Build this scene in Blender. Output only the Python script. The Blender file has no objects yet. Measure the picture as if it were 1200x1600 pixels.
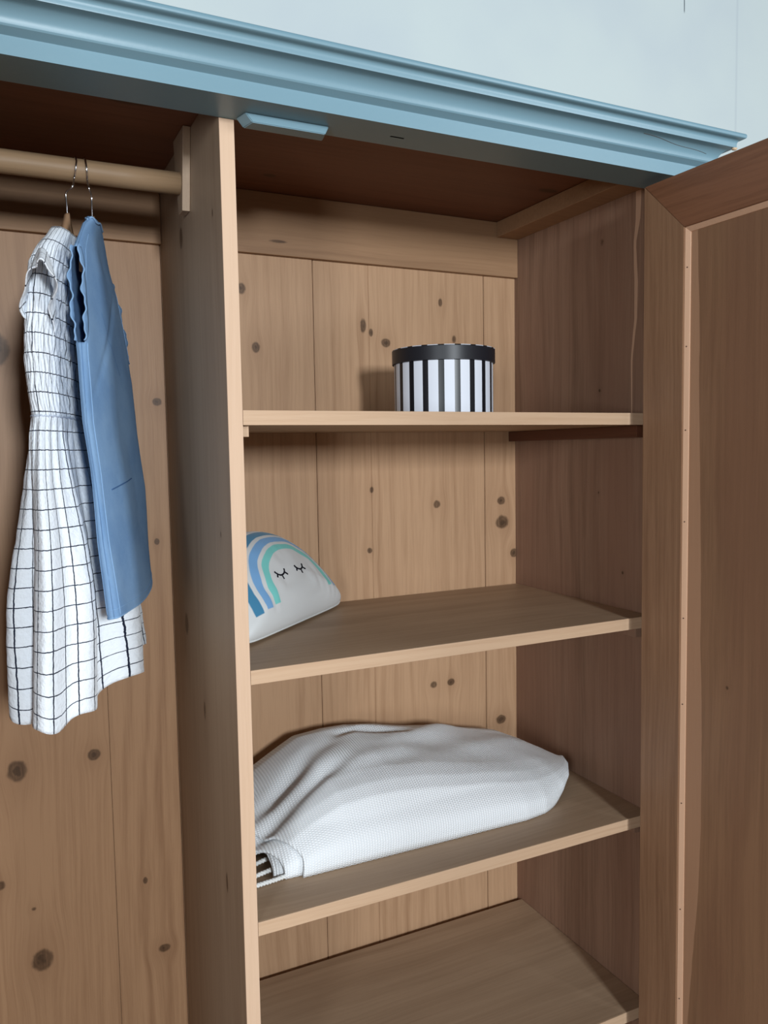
import bpy, bmesh, math, random
from mathutils import Vector, Matrix, noise
random.seed(4)
PI = math.pi
scene = bpy.context.scene
col = scene.collection
# ---------------------------------------------------------------- camera
F_PX = 1260.28
cam_d = bpy.data.cameras.new('camera')
cam = bpy.data.objects.new('camera', cam_d); col.objects.link(cam)
cam.location = (-.3268, -1.1225, -.0617)
yaw, pit, rol = math.radians(25.996), math.radians(-4.299), math.radians(-.971)
fw = Vector((math.sin(yaw)*math.cos(pit), math.cos(yaw)*math.cos(pit), math.sin(pit)))
r0 = Vector((math.cos(yaw), -math.sin(yaw), 0)); u0 = r0.cross(fw)
rt = math.cos(rol)*r0 + math.sin(rol)*u0; up = -math.sin(rol)*r0 + math.cos(rol)*u0
cam.rotation_euler = Matrix((rt, up, -fw)).transposed().to_euler()
cam_d.sensor_fit = 'VERTICAL'; cam_d.sensor_height = 36; cam_d.lens = 36*F_PX/1600
cam_d.clip_start = .02
scene.camera = cam
# ---------------------------------------------------------------- light
w = bpy.data.worlds.new('world'); scene.world = w; w.use_nodes = True
bg = w.node_tree.nodes['Background']; bg.inputs[0].default_value = (.88, .94, 1, 1); bg.inputs[1].default_value = .11
def area(name, loc, target, sx, sy, power, color):
    d = bpy.data.lights.new(name, 'AREA'); d.shape = 'RECTANGLE'; d.size = sx; d.size_y = sy
    d.energy = power; d.color = color
    o = bpy.data.objects.new(name, d); col.objects.link(o); o.location = loc
    o.rotation_euler = (Vector(target)-Vector(loc)).to_track_quat('-Z', 'Y').to_euler()
area('window_front', (-.15, -4.4, .52), (.4, .2, -.25), .40, .60, 160, (.88, .95, 1))
area('window_left', (-2.45, -3.1, -.05), (.4, .2, -.4), .55, 1.3, 58, (.88, .95, 1))
area('window_right', (2.35, -2.9, .80), (-.1, .2, -.2), .8, 1.0, 62, (.88, .95, 1))
vs = scene.view_settings
vs.view_transform = 'Standard'; vs.look = 'None'; vs.gamma = 1; vs.use_curve_mapping = False; vs.exposure = 0.0

# ---------------------------------------------------------------- measurements (metres; origin: partition front right edge, top shelf)
W, D, TP, T = .775, .4331, .0212, .0212
Z2, Z3, ZF, ZT, ZRB, ZC = -.3768, -.7589, -1.141, .3988, .3266, .445
FLOOR, XL, XR, RY = -1.66, -.385, .821, -.0727

# ---------------------------------------------------------------- object helpers
def finish(name, me, mats, parent=None, origin=None, smooth=False):
    vsx = [v.co for v in me.vertices]
    if origin is None:
        lo = Vector((min(v.x for v in vsx), min(v.y for v in vsx), min(v.z for v in vsx)))
        hi = Vector((max(v.x for v in vsx), max(v.y for v in vsx), max(v.z for v in vsx)))
        origin = (lo+hi)/2; origin.z = lo.z
    origin = Vector(origin)
    me.transform(Matrix.Translation(-origin))
    for m in (mats if isinstance(mats, (list, tuple)) else [mats]): me.materials.append(m)
    if smooth:
        for f in me.polygons: f.use_smooth = True
    o = bpy.data.objects.new(name, me); col.objects.link(o)
    if parent is not None:
        o.parent = parent
        base = Vector(parent.location); q = parent.parent
        while q is not None: base += Vector(q.location); q = q.parent
        o.location = origin - base
    else: o.location = origin
    return o
def mesh(verts, faces):
    me = bpy.data.meshes.new('mesh'); me.from_pydata([tuple(v) for v in verts], [], faces); me.validate(); me.update(); return me
def from_bm(bm):
    me = bpy.data.meshes.new('mesh'); bm.normal_update(); bm.to_mesh(me); bm.free(); return me
def add_box(bm, x0, x1, y0, y1, z0, z1, mi=0):
    vv = [bm.verts.new((x, y, z)) for x in (x0, x1) for y in (y0, y1) for z in (z0, z1)]
    fs = []
    for a in ((0, 1, 3, 2), (4, 6, 7, 5), (0, 4, 5, 1), (2, 3, 7, 6), (0, 2, 6, 4), (1, 5, 7, 3)):
        f = bm.faces.new([vv[i] for i in a]); f.material_index = mi; fs.append(f)
    return fs
def box(name, x0, x1, y0, y1, z0, z1, mat, parent=None, bev=.0012, seg=2):
    bm = bmesh.new(); add_box(bm, x0, x1, y0, y1, z0, z1)
    bmesh.ops.recalc_face_normals(bm, faces=bm.faces)
    if bev: bmesh.ops.bevel(bm, geom=bm.edges[:], offset=bev, segments=seg, affect='EDGES', profile=.5)
    return finish(name, from_bm(bm), mat, parent)
def prism(name, poly, axis, a, b, mat, parent=None, bev=0, smooth=False):
    # poly: 2-D points in the plane across the axis; extruded from a to b
    def P(p, t): return {'X': (t, p[0], p[1]), 'Y': (p[0], t, p[1]), 'Z': (p[0], p[1], t)}[axis]
    n = len(poly); v = [P(p, a) for p in poly]+[P(p, b) for p in poly]
    f = [tuple(range(n)), tuple(range(2*n-1, n-1, -1))]+[(i, (i+1) % n, n+(i+1) % n, n+i) for i in range(n)]
    bm = bmesh.new(); bm.from_mesh(mesh(v, f)); bmesh.ops.recalc_face_normals(bm, faces=bm.faces)
    if bev: bmesh.ops.bevel(bm, geom=bm.edges[:], offset=bev, segments=2, affect='EDGES')
    return finish(name, from_bm(bm), mat, parent, smooth=smooth)
def tube_geo(pts, rad, n=10, cap=True):
    pts = [Vector(p) for p in pts]; V, Fc = [], []
    prev = None
    for i, p in enumerate(pts):
        t = (pts[min(i+1, len(pts)-1)]-pts[max(i-1, 0)]).normalized()
        if prev is None: a = t.orthogonal().normalized()
        else: a = (prev-t*prev.dot(t)).normalized()
        prev = a; b = t.cross(a); r = rad[i] if isinstance(rad, (list, tuple)) else rad
        for k in range(n): V.append(p+r*(math.cos(2*PI*k/n)*a+math.sin(2*PI*k/n)*b))
    for i in range(len(pts)-1):
        for k in range(n): Fc.append((i*n+k, i*n+(k+1) % n, (i+1)*n+(k+1) % n, (i+1)*n+k))
    if cap: Fc += [tuple(range(n))[::-1], tuple(range((len(pts)-1)*n, len(pts)*n))]
    return V, Fc
def tube(name, pts, rad, mat, parent=None, n=10):
    return finish(name, mesh(*tube_geo(pts, rad, n)), mat, parent, smooth=True)
def empty(name, loc, label, cat, group=None):
    o = bpy.data.objects.new(name, None); col.objects.link(o); o.location = loc; o.empty_display_size = .05
    o['label'] = label; o['category'] = cat
    if group: o['group'] = group
    return o
def interp(tab, x):
    if x <= tab[0][0]: return tab[0][1] if len(tab[0]) == 2 else Vector(tab[0][1:])
    for a, b in zip(tab, tab[1:]):
        if x <= b[0]:
            k = (x-a[0])/(b[0]-a[0])
            if len(a) == 2: return a[1]+(b[1]-a[1])*k
            return Vector(a[1:]).lerp(Vector(b[1:]), k)
    return tab[-1][1] if len(tab[-1]) == 2 else Vector(tab[-1][1:])
def sstep(a, b, x):
    t = max(0, min(1, (x-a)/(b-a))); return t*t*(3-2*t)

# ---------------------------------------------------------------- node helpers
class NT:
    def __init__(s, name, rough=.6, spec=.3):
        s.m = bpy.data.materials.new(name); s.m.use_nodes = True; s.t = s.m.node_tree
        s.b = s.t.nodes['Principled BSDF']; s.b.inputs['Roughness'].default_value = rough
        s.b.inputs['Specular IOR Level'].default_value = spec
    def n(s, typ, **kw):
        o = s.t.nodes.new(typ)
        for k, v in kw.items(): setattr(o, k, v)
        return o
    def put(s, sock, v):
        if isinstance(v, bpy.types.NodeSocket): s.t.links.new(v, sock)
        else: sock.default_value = v
    def M(s, op, a, b=None, c=None, clamp=False):
        o = s.n('ShaderNodeMath', operation=op); o.use_clamp = clamp
        s.put(o.inputs[0], a)
        if b is not None: s.put(o.inputs[1], b)
        if c is not None: s.put(o.inputs[2], c)
        return o.outputs[0]
    def pos(s):
        g = s.n('ShaderNodeNewGeometry'); x = s.n('ShaderNodeSeparateXYZ'); s.t.links.new(g.outputs['Position'], x.inputs[0]); return x.outputs
    def vec(s, x, y, z):
        o = s.n('ShaderNodeCombineXYZ'); s.put(o.inputs[0], x); s.put(o.inputs[1], y); s.put(o.inputs[2], z); return o.outputs[0]
    def noise(s, v, scale=1, detail=4, rough=.55, dist=0):
        o = s.n('ShaderNodeTexNoise'); s.t.links.new(v, o.inputs['Vector']); o.inputs['Scale'].default_value = scale
        o.inputs['Detail'].default_value = detail; o.inputs['Roughness'].default_value = rough; o.inputs['Distortion'].default_value = dist
        return o.outputs[0]
    def mix(s, f, a, b, mode='MIX'):
        o = s.n('ShaderNodeMix', data_type='RGBA', blend_type=mode)
        s.put(o.inputs[0], f)
        for k, v in ((6, a), (7, b)):
            if isinstance(v, bpy.types.NodeSocket): s.t.links.new(v, o.inputs[k])
            else: o.inputs[k].default_value = (*v, 1)
        return o.outputs[2]
    def ss(s, v, a, b):
        o = s.n('ShaderNodeMapRange', interpolation_type='SMOOTHSTEP'); s.put(o.inputs[0], v)
        o.inputs[1].default_value = a; o.inputs[2].default_value = b; return o.outputs[0]
    def bump(s, h, strength=.3, dist=.001, normal=None):
        o = s.n('ShaderNodeBump'); o.inputs['Strength'].default_value = strength; o.inputs['Distance'].default_value = dist
        s.t.links.new(h, o.inputs['Height'])
        if normal: s.t.links.new(normal, o.inputs['Normal'])
        s.t.links.new(o.outputs[0], s.b.inputs['Normal']); return o.outputs[0]
    def col(s, c):
        if isinstance(c, bpy.types.NodeSocket): s.t.links.new(c, s.b.inputs['Base Color'])
        else: s.b.inputs['Base Color'].default_value = (*c, 1)
        return s.m
def srgb(r, g, b):
    f = lambda c: (c/255/12.92) if c/255 <= .04045 else ((c/255+.055)/1.055)**2.4
    return (f(r), f(g), f(b))

def wood(name, light, dark, u='X', v='Z', knots=(), seed=0.0, ring=26, fibre=.5, ringamt=.35, broad=.5, rough=.55, red=None, kcol=(62, 44, 30), spec=.25, wander=.9):
    """wood with grain along axis v; knots are (u, v, radius_u, radius_v, darkness) at their place in the board"""
    N = NT(name, rough, spec); P = N.pos(); ix = 'XYZ'.index
    U, V = P[ix(u)], P[ix(v)]; w_ax = [a for a in 'XYZ' if a not in (u, v)][0]; Wc = P[ix(w_ax)]
    kmask = None; warp = None; halo = None
    if knots:
        kn1 = N.noise(N.vec(N.M('MULTIPLY', U, 90), N.M('MULTIPLY', V, 70), seed), 1, 2); kn1 = N.M('MULTIPLY', N.M('SUBTRACT', kn1, .5), 1.0)
    for (ku, kv, ru, rv, dk) in knots:
        du = N.M('SUBTRACT', U, ku); dv = N.M('SUBTRACT', V, kv)
        a = N.M('DIVIDE', du, ru); b = N.M('DIVIDE', dv, rv)
        d2 = N.M('ADD', N.M('MULTIPLY', a, a), N.M('MULTIPLY', b, b))
        core = N.M('MULTIPLY', N.M('EXPONENT', N.M('MULTIPLY', N.M('ADD', d2, kn1), -1.0)), dk)
        b3 = N.M('MULTIPLY', b, .30); a3 = N.M('MULTIPLY', a, .42)
        far = N.M('EXPONENT', N.M('MULTIPLY', N.M('ADD', N.M('MULTIPLY', a3, a3), N.M('MULTIPLY', b3, b3)), -1.0))
        wv = N.M('MULTIPLY', N.M('MULTIPLY', du, -.72), far)
        kmask = core if kmask is None else N.M('MAXIMUM', kmask, core)
        hh = N.M('MULTIPLY', far, dk)
        halo = hh if halo is None else N.M('MAXIMUM', halo, hh)
        warp = wv if warp is None else N.M('ADD', warp, wv)
    Uw = N.M('ADD', U, warp) if warp is not None else U
    # slow wandering of the grain
    wob = N.noise(N.vec(N.M('MULTIPLY', U, 5), N.M('MULTIPLY', V, 1.3), N.M('ADD', N.M('MULTIPLY', Wc, 5), seed)), 1, 2)
    Ug = N.M('ADD', Uw, N.M('MULTIPLY', N.M('SUBTRACT', wob, .5), .05*wander))
    bro = N.noise(N.vec(N.M('MULTIPLY', Ug, 9), N.M('MULTIPLY', V, 1.1), N.M('ADD', N.M('MULTIPLY', Wc, 9), seed+3)), 1, 3)
    rg = N.M('SINE', N.M('MULTIPLY', N.M('ADD', N.M('MULTIPLY', Ug, ring), N.M('MULTIPLY', bro, 3.2)), 2*PI))
    rg = N.M('POWER', N.M('MULTIPLY_ADD', rg, .5, .5), 2.2)
    amp = N.ss(N.noise(N.vec(N.M('MULTIPLY', U, 7), N.M('MULTIPLY', V, .8), seed+9), 1, 2), .40, .68)
    rg = N.M('MULTIPLY', rg, amp)
    fib = N.noise(N.vec(N.M('MULTIPLY', Ug, 150), N.M('MULTIPLY', V, 3.2), N.M('MULTIPLY', Wc, 150)), 1, 4, .6)
    fine = N.noise(N.vec(N.M('MULTIPLY', Ug, 700), N.M('MULTIPLY', V, 22), N.M('MULTIPLY', Wc, 700)), 1, 2, .6)
    f = N.M('MULTIPLY', rg, ringamt)
    f = N.M('ADD', f, N.M('MULTIPLY', N.M('SUBTRACT', fib, .5), fibre*1.6))
    f = N.M('ADD', f, N.M('MULTIPLY', N.M('SUBTRACT', fine, .5), fibre*.6))
    f = N.M('ADD', f, N.M('MULTIPLY', N.M('SUBTRACT', bro, .35), broad*1.3), clamp=True)
    c = N.mix(f, srgb(*light), srgb(*dark))
    if red:
        rn = N.ss(N.noise(N.vec(N.M('MULTIPLY', U, 6), N.M('MULTIPLY', V, 1.0), seed+21), 1, 3), .42, .66)
        c = N.mix(N.M('MULTIPLY', rn, .6), c, srgb(*red))
    if kmask is not None:
        c = N.mix(N.M('MULTIPLY', halo, .30, clamp=True), c, srgb(*dark))
        rim = N.M('MULTIPLY', N.ss(kmask, .20, .45), N.ss(kmask, .85, .45))
        body = N.M('MULTIPLY', N.ss(kmask, .18, .60), N.M('MULTIPLY_ADD', fine, .9, .25), clamp=True)
        c = N.mix(body, c, srgb(kcol[0]+18, kcol[1]+12, kcol[2]+8))
        c = N.mix(N.M('MULTIPLY', rim, .5), c, srgb(*kcol))
        c = N.mix(N.M('MULTIPLY', N.ss(kmask, .60, .95), .75), c, srgb(*kcol))
    N.bump(N.M('ADD', fib, N.M('MULTIPLY', fine, .5)), .25, .0006)
    return N.col(c)

def plain(name, c, rough=.5, spec=.3, metal=0, var=.0, scale=20, bump=0, bscale=80):
    N = NT(name, rough, spec); N.b.inputs['Metallic'].default_value = metal
    tc = N.n('ShaderNodeNewGeometry').outputs['Position']
    if var:
        n_ = N.noise(tc, scale, 4)
        cc = N.mix(n_, tuple(x*(1-var) for x in srgb(*c)), tuple(min(1, x*(1+var)) for x in srgb(*c)))
    else: cc = srgb(*c)
    if bump: N.bump(N.noise(tc, bscale, 3), bump, .0008)
    return N.col(cc)

K = lambda l: [(a, b, r*.88, r*q*.88, d) for (a, b, r, q, d) in l]
right_knots = K([(.130,.259,.010,1.2,.9),(.157,.147,.009,1.3,.9),(.391,.202,.008,2.2,.8),(.409,.188,.005,1.8,.9),(.443,.168,.012,.8,.95),(.578,.261,.006,1.9,.7),
    (.612,.183,.007,1.6,.6),(.404,-.143,.005,1.6,.8),(.563,-.181,.010,1,.8),(.734,-.18,.012,.9,.85),(.737,-.23,.018,.9,1),(.769,-.304,.011,1,1),
    (.397,-.273,.007,1,.85),(.595,-.588,.011,.8,.9),(.55,-.588,.011,.9,.65),(.73,-.697,.014,.8,1)])
left_knots = K([(-.177,-.616,.012,.9,1),(-.308,-.622,.017,1.2,1),(-.282,-.984,.019,1.15,1),(-.063,-1.025,.012,.7,.95),(-.094,-.88,.005,1.6,.8),
    (-.038,.038,.010,.8,.9),(-.048,-.225,.006,1.2,.8),(-.31,.125,.026,1.2,1),(-.345,-.826,.010,1,.7),(-.292,-.883,.006,.9,.5)])
part_knots = K([(.258,.298,.012,1.6,.9),(.05,.284,.004,2,.6),(.203,-.49,.010,2.4,.5),(.32,-.365,.016,1.4,.8),(.091,-.736,.007,3,.7),(.061,-.181,.003,2,.7)])
M = {}
M['pine_right'] = wood('pine_right', (182,146,114), (145,109,80), knots=right_knots, seed=1.3, fibre=.75, ring=30, ringamt=.34, broad=.55, rough=.5)
M['pine_left'] = wood('pine_left', (166,129,97), (128,92,65), knots=left_knots, seed=7.1, fibre=.7, ring=26, ringamt=.34, broad=.6, rough=.45)
M['pine_partition'] = wood('pine_partition', (158,136,114), (120,98,80), u='Y', knots=part_knots, seed=4.4, ring=22, ringamt=.25, broad=.8, rough=.5)
M['partition_edge'] = wood('partition_edge', (200,170,144), (178,145,116), seed=2.2, ring=60, ringamt=.2, broad=.4, rough=.6)
M['rail_wood'] = wood('rail_wood', (154,120,90), (112,80,57), u='Z', v='X', knots=K([(.353,.205,.004,6,.6)]), seed=5.5, ring=40, ringamt=.3, broad=.6)
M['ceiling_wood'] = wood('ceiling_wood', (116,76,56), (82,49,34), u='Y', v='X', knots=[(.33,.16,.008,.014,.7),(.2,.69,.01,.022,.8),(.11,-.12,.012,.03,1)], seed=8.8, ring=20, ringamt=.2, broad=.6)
M['side_wood'] = wood('side_wood', (148,117,97), (107,81,65), u='Y', knots=K([(.146,.052,.003,1.2,.9),(.148,-.152,.002,1.4,.8),(.078,-.306,.003,1.2,.9),(.14,.34,.008,1.6,.4)]), seed=3.7, ring=18, ringamt=.3, broad=1.0, red=(130,96,78), fibre=.95)
M['side_pale'] = wood('side_pale', (190,154,128), (164,126,100), u='Y', seed=3.9, broad=.4)
M['door_wood'] = wood('door_wood', (144,110,84), (114,82,60), u='Y', seed=6.1, ring=20, ringamt=.18, broad=.8, fibre=1.1, rough=.42, spec=.3)
M['door_rail'] = wood('door_rail', (131,90,66), (96,63,44), u='Z', v='Y', seed=6.6, ring=20, ringamt=.25, broad=.8, fibre=.9, rough=.42)
M['door_panel'] = wood('door_panel', (140,106,80), (110,82,61), u='Y', seed=9.2, ring=12, ringamt=.15, broad=.9, fibre=.9, red=(120,86,66), rough=.45, knots=K([(-.22,-.45,.004,1.2,.5)]))
M['door_sap'] = wood('door_sap', (169,131,103), (150,112,86), u='Y', seed=9.4, ring=12, ringamt=.1, broad=.4, fibre=.3)
M['door_bead'] = wood('door_bead', (196,158,130), (176,138,110), u='Y', seed=9.9, ring=40, ringamt=.1, broad=.4, fibre=.3)
M['shelf_wood'] = wood('shelf_wood', (174,148,122), (136,110,86), u='Y', v='X', seed=2.9, ring=14, ringamt=.3, broad=1.0, fibre=.5, rough=.5, wander=1.6)
M['shelf_edge'] = wood('shelf_edge', (190,160,132), (170,136,106), u='Z', v='X', seed=1.1, ring=60, ringamt=.2, broad=.5, fibre=.9)
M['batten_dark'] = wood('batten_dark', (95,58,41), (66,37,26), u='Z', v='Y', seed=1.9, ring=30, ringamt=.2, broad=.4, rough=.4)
M['dowel'] = wood('dowel', (150,124,96), (114,90,64), u='Z', v='X', seed=3.1, ring=50, ringamt=.3, broad=.7, fibre=.6, rough=.5)
M['hanger_wood'] = wood('hanger_wood', (151,119,92), (128,94,68), u='Z', v='Y', seed=3.3, ring=50, ringamt=.2, rough=.35)
M['blue'] = plain('blue_paint', (108,139,152), .38, .4, var=.03, scale=7, bump=.12, bscale=140)
M['slot'] = plain('slot_dark', (12,12,12), .8)
M['chrome'] = plain('chrome', (200,200,205), .18, .5, 1)
M['nail'] = plain('nail_head', (70,52,40), .5)
M['chip'] = plain('bare_wood', (196,170,140), .7)

# ---------------------------------------------------------------- the room
def wall_mat():
    N = NT('wall_paint', .85, .2); P = N.pos(); v = N.vec(P[0], P[1], P[2])
    c = N.mix(N.ss(N.noise(v, 2.2, 3), .35, .7), srgb(193,203,203), srgb(186,196,200))
    zw = N.M('MULTIPLY', N.M('SUBTRACT', N.noise(v, 26, 2), .5), .004)
    dx = N.M('ABSOLUTE', N.M('SUBTRACT', N.M('ADD', P[0], zw), 1.362))
    cr = N.M('MULTIPLY', N.ss(dx, .0022, .0008), N.ss(P[2], 1.064, 1.074))
    c = N.mix(cr, c, srgb(90,98,104))
    dx2 = N.M('ABSOLUTE', N.M('SUBTRACT', P[0], 1.557))
    c = N.mix(N.M('MULTIPLY', N.ss(dx2, .006, .001), .22), c, srgb(150,160,172))
    N.bump(N.noise(v, 60, 4), .15, .001)
    return N.col(c)
M['wall'] = wall_mat()
M['floor'] = wood('floor_boards', (150,118,88), (110,80,56), u='X', v='Y', seed=12, ring=10, ringamt=.2)
wb = box('wall_back', -2.6, 3.2, .50, .60, FLOOR, 1.35, M['wall'], bev=0); wb['kind'] = 'structure'
fl = box('floor', -2.6, 3.2, -5, .50, FLOOR-.05, FLOOR, M['floor'], bev=0); fl['kind'] = 'structure'

# ---------------------------------------------------------------- the wardrobe
WR = empty('wardrobe', (.1, .2, FLOOR), 'open wooden wardrobe with pine interior, shelves and light blue painted cornice', 'wardrobe')
# back planks
def plank(x0, x1, z0, z1, mat, dy=0, tongue=True):
    bm = bmesh.new(); add_box(bm, x0, x1, D+dy, D+dy+.014, z0, z1)
    bmesh.ops.recalc_face_normals(bm, faces=bm.faces)
    ed = [e for e in bm.edges if all(abs(v.co.y-(D+dy)) < 1e-6 for v in e.verts)]
    bmesh.ops.bevel(bm, geom=ed, offset=.0009, segments=2, affect='EDGES')
    if tongue: add_box(bm, x1-.002, x1+.006, D+.007, D+.011, z0, z1)
    return finish('plank', from_bm(bm), mat, WR)
ZB = -1.60
for x0, x1, z0, dy, m in ((-.385, -.1498, ZB, .0006, 'pine_left'), (-.1480, -.0232, ZB, 0, 'pine_left'),
                       (-.0215, .2790, ZB, 0, 'pine_right'), (.2808, .4042, ZB, .0015, 'pine_right'), (.4043, .6892, ZB, .0008, 'pine_right'), (.6909, .7752, ZB, .0005, 'pine_right')):
    plank(x0, x1, z0, ZRB+.02, M[m], dy)
box('back_rail', XL, -TP-.0003, D-.012, D+.018, ZRB, ZC, M['rail_wood'], WR)
box('back_rail', 0.0003, W-.0002, D-.012, D+.018, ZRB, ZC, M['rail_wood'], WR)
# partition board with its paler front edge
box('partition', -TP, 0, .0016, D-.0003, ZB, ZC-.0003, M['pine_partition'], WR, bev=.0006)
box('partition_edge', -TP, 0, -.0004, .0016, ZB, ZT-.0004, M['partition_edge'], WR, bev=.0005)['label'] = 'pale front edge of the partition'
# side panels; the right one carries a wavy streak of pale sapwood near its front
def side_streak():
    zs = [FLOOR+.02+i*(ZC-FLOOR-.04)/160 for i in range(161)]
    def c(z): return interp([(-.15,.0575),(.0094,.0559),(.1057,.0568),(.1759,.0473),(.2464,.0463),(.3174,.0502),(.362,.0424),(.45,.04)], z)+.0012*noise.noise((0, 0, z*30))
    def wd(z): return max(.0006, interp([(-.12,.0005),(.0094,.0014),(.1057,.0022),(.1759,.0035),(.2464,.0045),(.3174,.0032),(.362,.006),(.45,.008)], z))
    V, Fc, mi = [], [], []
    for z in zs:
        a, b = c(z)-wd(z), c(z)+wd(z)
        V += [(W, D+.004, z), (W, b, z), (W, a, z), (W, RY+.001, z), (XR, RY+.001, z), (XR, D+.004, z)]
    for i in range(160):
        for k in range(6):
            p, q = i*6+k, i*6+(k+1) % 6
            Fc.append((p, p+6, q+6, q)); mi.append(1 if k == 1 and zs[i] > -.02 else 0)
    Fc += [tuple(range(6)), tuple(range(965, 959, -1))]; mi += [0, 0]
    me = mesh(V, Fc)
    for f, m_ in zip(me.polygons, mi): f.material_index = m_
    return finish('side_panel', me, [M['side_wood'], M['side_pale']], WR)
side_streak()
box('side_panel', XL-.018, XL, RY+.001, D+.018, FLOOR+.02, ZC+.02, M['side_wood'], WR)
# corner stile behind the hinge side of the door
box('front_stile', .7560, W-.0003, RY+.002, 0, FLOOR+.02, ZT-.0006, M['side_wood'], WR)
# ceiling board, side batten beneath it, floor boards
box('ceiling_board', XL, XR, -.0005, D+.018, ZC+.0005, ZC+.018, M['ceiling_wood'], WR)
box('ceiling_batten', .7175, W-.0004, .0006, D-.0135, .411, ZC-.0004, M['rail_wood'], WR, bev=.001)
def shelf(x0, x1, z, y1, edge=True, parent=WR):
    s = box('shelf', x0, x1, .0022, y1, z-T, z, M['shelf_wood'], parent, bev=.0006)
    e = box('shelf_edge', x0, x1, 0, .0022, z-T, z, M['shelf_edge'], s, bev=.0005); e['label'] = 'pale front edge'
    return s
for i, z in enumerate((0, Z2, Z3, ZF)):
    s = shelf(.0005, W-.0006, z, D-.0008 if z != ZF else D-.017)
    s['label'] = ['topmost shelf, holding the striped box', 'second shelf, holding the cushion', 'third shelf, holding the blanket', 'lowest shelf in view, empty'][i]
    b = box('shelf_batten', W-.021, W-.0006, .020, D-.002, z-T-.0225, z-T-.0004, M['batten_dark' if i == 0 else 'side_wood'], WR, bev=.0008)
    b = box('shelf_batten', .0006, .012, .012 if i == 0 else .07, D-.002, z-T-.0165, z-T-.0004, M['shelf_edge'], WR, bev=.0008)
box('bottom_board', XL, W, .001, D-.001, -1.58, -1.56, M['shelf_wood'], WR)
box('plinth', XL-.018, XR, RY, RY+.02, FLOOR, -1.555, M['blue'], WR)
box('plinth', XL-.018, XL+.002, RY+.021, D+.018, FLOOR, -1.60, M['blue'], WR)
box('plinth', XR-.02, XR, RY+.021, D+.018, FLOOR, -1.60, M['blue'], WR)
# painted header rail under the cornice, door stop, catch slot
def header():
    sx0, sx1, sy0, sy1 = .225, .2475, -.0355, -.0315
    xs = [XL-.018, sx0, sx1, XR]; ys = [RY, sy0, sy1, 0]
    V = [(x, y, ZT) for x in xs for y in ys]; Fc = []
    for i in range(3):
        for j in range(3):
            if not (i == 1 and j == 1): Fc.append((i*4+j, i*4+j+1, (i+1)*4+j+1, (i+1)*4+j))
    b = len(V); V += [(x, y, ZT+.012) for x in (sx0, sx1) for y in (sy0, sy1)]
    t = [5, 6, 10, 9]; q = [b, b+1, b+3, b+2]
    sf = len(Fc)
    for k in range(4): Fc.append((t[k], t[(k+1) % 4], q[(k+1) % 4], q[k]))
    Fc.append(tuple(q))
    nslot = len(Fc)
    tp = len(V); V += [(x, y, ZC+.015) for x in (xs[0], xs[3]) for y in (RY, 0)]
    c = [0, 3, 15, 12]; T4 = [tp, tp+1, tp+3, tp+2]
    ring = [(0, 1, 2, 3), (3, 7, 11, 15), (15, 14, 13, 12), (12, 8, 4, 0)]
    for k, r in enumerate(ring): Fc.append(tuple(r)+(T4[(k+1) % 4], T4[k]))
    Fc.append(tuple(T4))
    bm = bmesh.new(); bm.from_mesh(mesh(V, Fc)); bmesh.ops.recalc_face_normals(bm, faces=bm.faces)
    for f in bm.faces:
        cc = f.calc_center_median()
        if sx0-.001 < cc.x < sx1+.001 and sy0-.001 < cc.y < sy1+.001 and cc.z < ZT+.02: f.material_index = 1
    return finish('header_rail', from_bm(bm), [M['blue'], M['slot']], WR)
HR = header(); HR['label'] = 'blue painted rail with a dark catch slot'
# cornice profile: (outward, z)
prof = [(0,.4205),(.0105,.4262),(.0118,.4282)]
for k in range(1, 9):
    a = k/8*PI/2; prof.append((.0118+.0217*(1-math.cos(a)), .4282+.0208*math.sin(a)))   # concave cove
prof += [(.0342,.4491),(.0345,.4502),(.0345,.4535),(.0348,.4560),(.0356,.4582),(.0369,.4598),(.0390,.4608),(.0415,.4614),(.0438,.4620),(.0453,.4632),(.0460,.4648),(.0460,.4672),(.0455,.4688),(.0444,.4700),(0,.4712)]
prof = [(o_, z_) for o_, z_ in prof]
def cornice():
    V, Fc = [], []; n = len(prof); yb = D+.018
    for (o_, z_) in prof:
        V += [(XL-.018-o_, yb, z_), (XL-.018-o_, RY-o_, z_), (XR+o_, RY-o_, z_), (XR+o_, yb, z_)]
    for i in range(n-1):
        for k in range(3): Fc.append((i*4+k, i*4+k+1, i*4+k+5, i*4+k+4))
    V2 = len(V); V += [(XL-.018, yb, .4205), (XL-.018, RY, .4205), (XR, RY, .4205), (XR, yb, .4205)]
    me = mesh(V[:V2], Fc)
    bm = bmesh.new(); bm.from_mesh(me)
    bmesh.ops.recalc_face_normals(bm, faces=bm.faces)
    for f in bm.faces: f.smooth = True
    for e in bm.edges:
        if len(e.link_faces) == 2 and e.calc_face_angle(0) > .45: e.smooth = False
    return finish('cornice', from_bm(bm), M['blue'], WR)
CO = cornice(); CO['label'] = 'light blue moulded cornice'
box('top_board', XL-.02, XR+.0, RY+.01, D+.018, .4714, .4760, M['shelf_wood'], WR, bev=0)
# bare-wood chip where the paint is knocked off the cornice corner
bmc = bmesh.new(); bmesh.ops.create_icosphere(bmc, subdivisions=2, radius=1)
for v_ in bmc.verts: v_.co = Vector((v_.co.x*.0055, v_.co.y*.004, v_.co.z*.0028))*(1+.3*noise.noise(v_.co*2)) + Vector((XR+.0325, RY-.0315, .4480))
finish('paint_chip', from_bm(bmc), M['chip'], CO, smooth=True)['label'] = 'bare wood chip at the cornice corner'
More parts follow.
